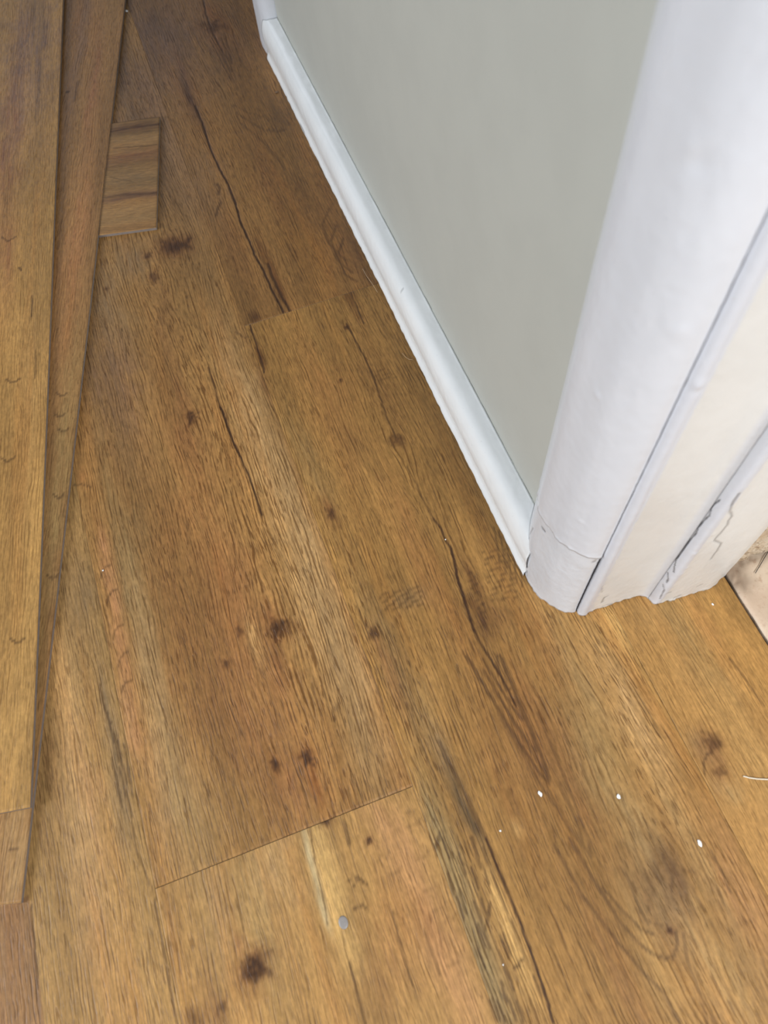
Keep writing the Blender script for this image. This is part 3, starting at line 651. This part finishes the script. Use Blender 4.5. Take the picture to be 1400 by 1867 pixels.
def stop_tone(P):
    e = .2330+.0008*(fbm(P[:, 2]*200, P[:, 2]*40, 6)-.5)*2
    return np.clip((e-P[:, 0])/.0010+.5, 0, 1)
sc_pts = [(1312, 912), (1303, 918), (1296, 925), (1293, 940), (1284, 948), (1272, 962), (1268, 973), (1258, 984), (1252, 992), (1240, 1010), (1232, 1020), (1229, 1035), (1228, 1044)]
ck = [([hit(p_, STOP) for p_ in sc_pts], .1, .8, .4),
      ([hit(p_, STOP) for p_ in ((1334, 920), (1331, 933), (1334, 942), (1328, 950), (1326, 958), (1302, 986), (1315, 991), (1308, 1003), (1296, 1020))], .7, .45, .4),
      ([hit(p_, STOP) for p_ in ((1348, 900), (1337, 915), (1334, 922))], 1.0, .55, .3),
      ([hit(p_, STOP) for p_ in ((1217, 1043), (1218, 1055), (1215, 1062))], .2, .7, .5),
      ([hit(p_, STOP) for p_ in ((1208, 1064), (1211, 1075), (1206, 1085), (1203, 1092))], .2, .6, .4),
      ([hit(p_, STOP) for p_ in ((1216, 1082), (1222, 1080))], .9, .5, .3), ([hit(p_, STOP) for p_ in ((1228, 1090), (1240, 1085))], .9, .5, .3),
      ([hit(p_, STOP) for p_ in ((1272, 1069), (1280, 1066))], .8, .4, .3)]
ridge = [(hit(p_, STOP), 1.6, .5) for p_ in ((1267, 1010), (1245, 1045), (1253, 1035), (1300, 975))]
upright('trim_4', STOP, 0, TOP, CREAM, cracks=ck, dents=ridge, back=[(.2906, .1420)], seed=12, step=.0007, tone=stop_tone, jag=.0014, fz=.45)

# far bullnose post at the other end of the wall
FAR = [(.1655, .9012), (.1590, .9040), (.1530, .9090), (.1500, .9180), (.1487, .9300), (.1485, .9450), (.1492, .9560), (.1530, .9670), (.1620, .9750), (.1800, .9790), (.2700, .9790)]
upright('trim_5', FAR, 0, TOP, COOL, cracks=[], back=[(.2700, .9012)], seed=15, step=.003, fz=.12)

# baseboard: rounded skirting with a coved toe
PB = [(.1470, 0), (.1463, .0022), (.1468, .0050), (.1484, .0090), (.1486, .0125), (.1478, .0165), (.1467, .0225), (.1462, .0290), (.1466, .0360), (.1480, .0425), (.1506, .0475), (.1545, .0505), (.1595, .0518), (.1635, .0525), (.1649, .0530)]
def skirting():
    C = resample(PB, .0014); n = len(C); y0, y1 = .1866, .9050
    ys = np.concatenate([np.arange(y0, .5, .0018), np.arange(.5, y1, .0035), [y1]]); m = len(ys)
    tn = np.gradient(C, axis=0); tn /= np.linalg.norm(tn, axis=1)[:, None]; nr = np.stack([-tn[:, 1], tn[:, 0]], 1)
    s = np.arange(n)*.0014; SS, YY = np.meshgrid(s, ys)
    off = .0004*(fbm(SS*40, YY*14, 2)-.5)*2+.00018*(fbm(SS*300, YY*160, 4)-.5)*2
    off += .0010*(fbm(SS*0, YY*170, 6)-.45)*2*np.exp(-SS/.0022)
    off += .0007*(fbm(SS*0, YY*120, 9)-.45)*2*np.exp(-(s[-1]-SS)/.003)
    X = C[None, :, 0]+nr[None, :, 0]*off; Z = np.maximum(C[None, :, 1]+nr[None, :, 1]*off, 0)
    # ends follow the posts' rounded flanks
    def nose_y(x): return np.interp(x, [.1483, .1502, .1545, .1600, .1650], [.1858, .1945, .2030, .2110, .2172])
    Yw = np.repeat(ys[:, None], n, 1); t = (Yw-y0)/(y1-y0)
    Yw = Yw+(nose_y(X)-y0+.0004)*np.clip(1-t*12, 0, 1)
    Yw = Yw+np.interp(X, [.1487, .1500, .1530, .1590, .1655], [.012, .0125, .003, -.0015, -.0045])*np.clip((t-.95)*20, 0, 1)*.9
    P = np.stack([X, Yw, Z], 2).reshape(-1, 3)
    dark = np.zeros(len(P))
    def crack(pts, X0, w, d, dp=.3):
        q = np.array([onX(p_, X0) for p_ in pts]); idx = np.where((P[:, 1] > q[:, 1].min()-.004) & (P[:, 1] < q[:, 1].max()+.004) & (P[:, 2] > q[:, 2].min()-.004) & (P[:, 2] < q[:, 2].max()+.004) & (np.abs(P[:, 0]-X0) < .006))[0]
        best = np.full(len(idx), 9.); pp = P[idx][:, 1:]
        for a, b_ in zip(q[:-1, 1:], q[1:, 1:]):
            ab = b_-a; t = np.clip(((pp-a)@ab)/(ab@ab+1e-12), 0, 1); best = np.minimum(best, np.linalg.norm(pp-a-t[:, None]*ab, axis=1))
        f = np.clip(1-(best/(w*.0005+.0009))**2, 0, 1); dark[idx] = np.maximum(dark[idx], d*f); P[idx, 0] += dp*.001*f
    crack([(550, 225), (555, 235), (559, 243)], .1485, .9, .75); crack([(634, 373), (637, 388)], .1485, .8, .6)
    crack([(724, 520), (725, 534)], .1465, .6, .4); crack([(878, 790), (880, 796)], .147, .6, .35); crack([(882, 825), (884, 834)], .147, .6, .35)
    crack([(540, 95), (541, 105)], .155, .8, .35); crack([(573, 160), (577, 170)], .158, 1.6, .3)
    I = (np.arange(m-1)[:, None]*n+np.arange(n-1)[None]).ravel(); Fq = [tuple(f) for f in np.stack([I, I+1, I+n+1, I+n], 1).tolist()]
    nb = len(P); V = np.vstack([P, [[.1649, ys[0]+.031, 0], [.1649, y1-.004, 0]]])
    Fq.append(tuple([nb]+list(range(n)))); Fq.append(tuple([nb+1]+list(range((m-1)*n, m*n))))
    Fq.append(tuple([j*n+n-1 for j in range(m)]+[nb+1, nb])); Fq.append(tuple([j*n for j in range(m)]+[nb+1, nb]))
    me = bpy.data.meshes.new('baseboard_right'); me.from_pydata(V.tolist(), [], Fq)
    bm = bmesh.new(); bm.from_mesh(me); bmesh.ops.recalc_face_normals(bm, faces=bm.faces); bm.to_mesh(me); bm.free()
    sm = np.ones(len(me.polygons), bool); sm[-4:] = False; me.polygons.foreach_set('use_smooth', sm)
    set_attr(me, 'dark', 'FLOAT', np.concatenate([dark, [0, 0]])); set_attr(me, 'tone', 'FLOAT', np.zeros(len(V)))
    o = new_obj('baseboard_right', me, None, GLOSS); o['kind'] = 'structure'
skirting()

# rough bare plaster return beyond the lining
def plaster():
    x0, x1, z1, y0, y1 = .2908, .75, TOP, .1360, .30
    xs = np.concatenate([np.arange(x0, .40, .0016), np.arange(.40, x1, .02), [x1]]); zs = zlist(.0012, z1, .0016, .16)
    n, m = len(xs), len(zs); X, Z = np.meshgrid(xs, zs)
    Y = y0+.004*(fbm(X*60, Z*60, 3)-.5)+.0022*(fbm(X*260, Z*260, 7)-.5)*2-.004*np.exp(-(X-x0)/.006)*fbm(X*300, Z*120, 9)
    Y = np.where(X < x0+.0004, y0-.002, Y)
    P = np.stack([X, Y, Z], 2).reshape(-1, 3); nb = len(P)
    V = np.vstack([P, [[x0, y1, .0012], [x1, y1, .0012], [x0, y1, z1], [x1, y1, z1]]])
    I = (np.arange(m-1)[:, None]*n+np.arange(n-1)[None]).ravel(); Fq = [tuple(f) for f in np.stack([I, I+1, I+n+1, I+n], 1).tolist()]
    Fq += [tuple([j*n for j in range(m)]+[nb+2, nb]), tuple([j*n+n-1 for j in range(m)]+[nb+3, nb+1]), tuple(list(range(n))+[nb+1, nb]), tuple(list(range((m-1)*n, m*n))+[nb+3, nb+2]), (nb, nb+1, nb+3, nb+2)]
    me = bpy.data.meshes.new('wall_back'); me.from_pydata(V.tolist(), [], Fq)
    bm = bmesh.new(); bm.from_mesh(me); bmesh.ops.recalc_face_normals(bm, faces=bm.faces); bm.to_mesh(me); bm.free()
    d = np.zeros(len(V)); d[:nb] = np.exp(-(P[:, 2]-.0012)/.003)*.55*(fbm(P[:, 0]*300, P[:, 2]*300, 5)*1.3)
    hole = fbm(P[:, 0]*700, P[:, 2]*700, 21); d[:nb] = np.maximum(d[:nb], np.where(hole > .76, .7, 0))
    set_attr(me, 'dark', 'FLOAT', d); o = new_obj('wall_back', me, None, PLAST); o['kind'] = 'structure'
plaster()

# ------------------------------------------------------------------ small loose things
def chip(name, px, size, seed, label, mat, cat, z=0., grp=None, flat=.45, el=1.0):
    c = fl(px, z); r = random.Random(seed); bm = bmesh.new(); bmesh.ops.create_icosphere(bm, subdivisions=2, radius=1)
    sh = [r.uniform(.65, 1.25) for _ in range(6)]
    for v in bm.verts:
        a = math.atan2(v.co.y, v.co.x); k = sh[int((a+math.pi)/(2*math.pi)*5.99)]
        v.co = Vector((v.co.x*k*size*.8, v.co.y*k*size*el*.8, (v.co.z*.5*(1+.3*r.random())+.5)*size*flat))
    zmin = min(v.co.z for v in bm.verts)
    for v in bm.verts: v.co.z -= zmin
    me = bpy.data.meshes.new(name); bm.to_mesh(me); bm.free()
    o = new_obj(name, me, None, mat); o.location = (c[0], c[1], z+.00005); tag(o, label, cat, grp); return o
WHITE = plain('chip_white', (242, 240, 236), .6)
chip('paint_chip', (984, 1447), .0017, 1, 'white paint chip on the floor, leftmost of the three large ones at lower right', WHITE, 'paint chip', el=1.5)
chip('paint_chip', (1128, 1452), .0018, 2, 'white paint chip on the floor, middle of the three large ones at lower right', WHITE, 'paint chip')
chip('paint_chip', (1275, 1538), .0020, 3, 'white paint chip on the floor, rightmost and lowest of the three large ones', WHITE, 'paint chip', el=1.5)
chip('paint_chip', (1299, 1102), .0011, 4, 'tiny white paint chip just below the cream door trim near the stone edge', WHITE, 'paint chip', el=1.6)
chip('paint_chip', (912, 1515), .0008, 5, 'tiny pale speck on the floor below and left of the three white chips', WHITE, 'paint chip')
chip('paint_chip', (188, 1040), .0010, 6, 'tiny white speck beside the loose planks at left', WHITE, 'paint chip')
chip('paint_chip', (231, 21), .0022, 7, 'white speck beside the far end of the loose planks, top of the photo', WHITE, 'paint chip', el=1.8)
chip('paint_chip', (917, 1759), .0007, 8, 'faint pale speck on the grey-banded board at the bottom edge', WHITE, 'paint chip')
chip('paint_chip', (812, 984), .0008, 9, 'tiny pale speck sitting in the long dark crack of the middle board', WHITE, 'paint chip')
chip('grit_crumb', (504, 169), .0022, 11, 'small brown grit crumb on the floor close to the far end of the baseboard', plain('grit', (120, 92, 66), .4), 'crumb')
# grey dot
def dot():
    c = fl((626, 1682)); bm = bmesh.new()
    rings = [(0, .0006), (.55, .00058), (.8, .00045), (.95, .0002), (1, 0)]; n = 28; prev = None
    cv = bm.verts.new((0, 0, rings[0][1]))
    for k, (r, z) in enumerate(rings[1:]):
        cur = [bm.verts.new((r*.0031*math.cos(2*math.pi*i/n)*(1+.05*math.sin(3*i)), r*.0040*math.sin(2*math.pi*i/n), z)) for i in range(n)]
        for i in range(n):
            if prev is None: bm.faces.new((cv, cur[i], cur[(i+1) % n]))
            else: bm.faces.new((prev[i], cur[i], cur[(i+1) % n], prev[(i+1) % n]))
        prev = cur
    bm.faces.new(prev[::-1]); me = bpy.data.meshes.new('adhesive_dot'); bm.to_mesh(me); bm.free(); smooth(me)
    o = new_obj('adhesive_dot', me, None, plain('dot_grey', (150, 144, 140), .4)); o.location = (c[0], c[1], .0001)
    tag(o, 'small flat grey oval dot stuck on the board below the near joint', 'dot')
dot()
def strand(name, pts3, rad, mat, label, cat):
    P = [Vector(p_) for p_ in pts3]; V = []; Fq = []; n = 6; Q = []
    for i in range(len(P)-1):
        for t in np.linspace(0, 1, 6, endpoint=False): Q.append(P[i].lerp(P[i+1], t))
    Q.append(P[-1])
    for i, p_ in enumerate(Q):
        d = (Q[min(i+1, len(Q)-1)]-Q[max(i-1, 0)]).normalized(); s = d.cross(Vector((0, 0, 1))).normalized(); u = s.cross(d)
        for k in range(n): a = 2*math.pi*k/n; V.append(p_+s*math.cos(a)*rad+u*math.sin(a)*rad)
    for i in range(len(Q)-1):
        for k in range(n): Fq.append((i*n+k, i*n+(k+1) % n, (i+1)*n+(k+1) % n, (i+1)*n+k))
    Fq += [tuple(range(n))[::-1], tuple((len(Q)-1)*n+k for k in range(n))]
    me = bpy.data.meshes.new(name); me.from_pydata([tuple(v) for v in V], [], Fq); smooth(me)
    o = new_obj(name, me, None, mat); tag(o, label, cat); return o
def fp(px, z): q = fl(px, z); return (q[0], q[1], z)
STR = plain('string_white', (224, 212, 190), .6)
strand('string', [fp(p_, .0006) for p_ in ((1355, 1415), (1366, 1418), (1380, 1420), (1400, 1421), (1425, 1418))], .0005, STR, 'short white string on the floor at the right edge beside the knot', 'string')
strand('hair', [fp((661, 490), .0006), fp((668, 503), .0015), fp((677, 515), .0018), fp((688, 533), .0008)], .00018, plain('hair_pale', (196, 170, 136), .5), 'fine pale hair by the baseboard near the far butt joint', 'hair')
strand('hair', [fp((733, 644), .0005), fp((738, 650), .0008), fp((745, 655), .0009), fp((752, 656), .0006)], .00018, plain('hair_pale2', (196, 170, 136), .5), 'short curled pale hair by the baseboard above the round knot', 'hair')
strand('wire', [fp((1377, 1045), .0016), fp((1400, 1006), .0018), fp((1402, 1001), .0018)], .00028, plain('wire_dark', (50, 44, 38), .5), 'thin dark wire lying on the stone beside the rough plaster', 'wire')
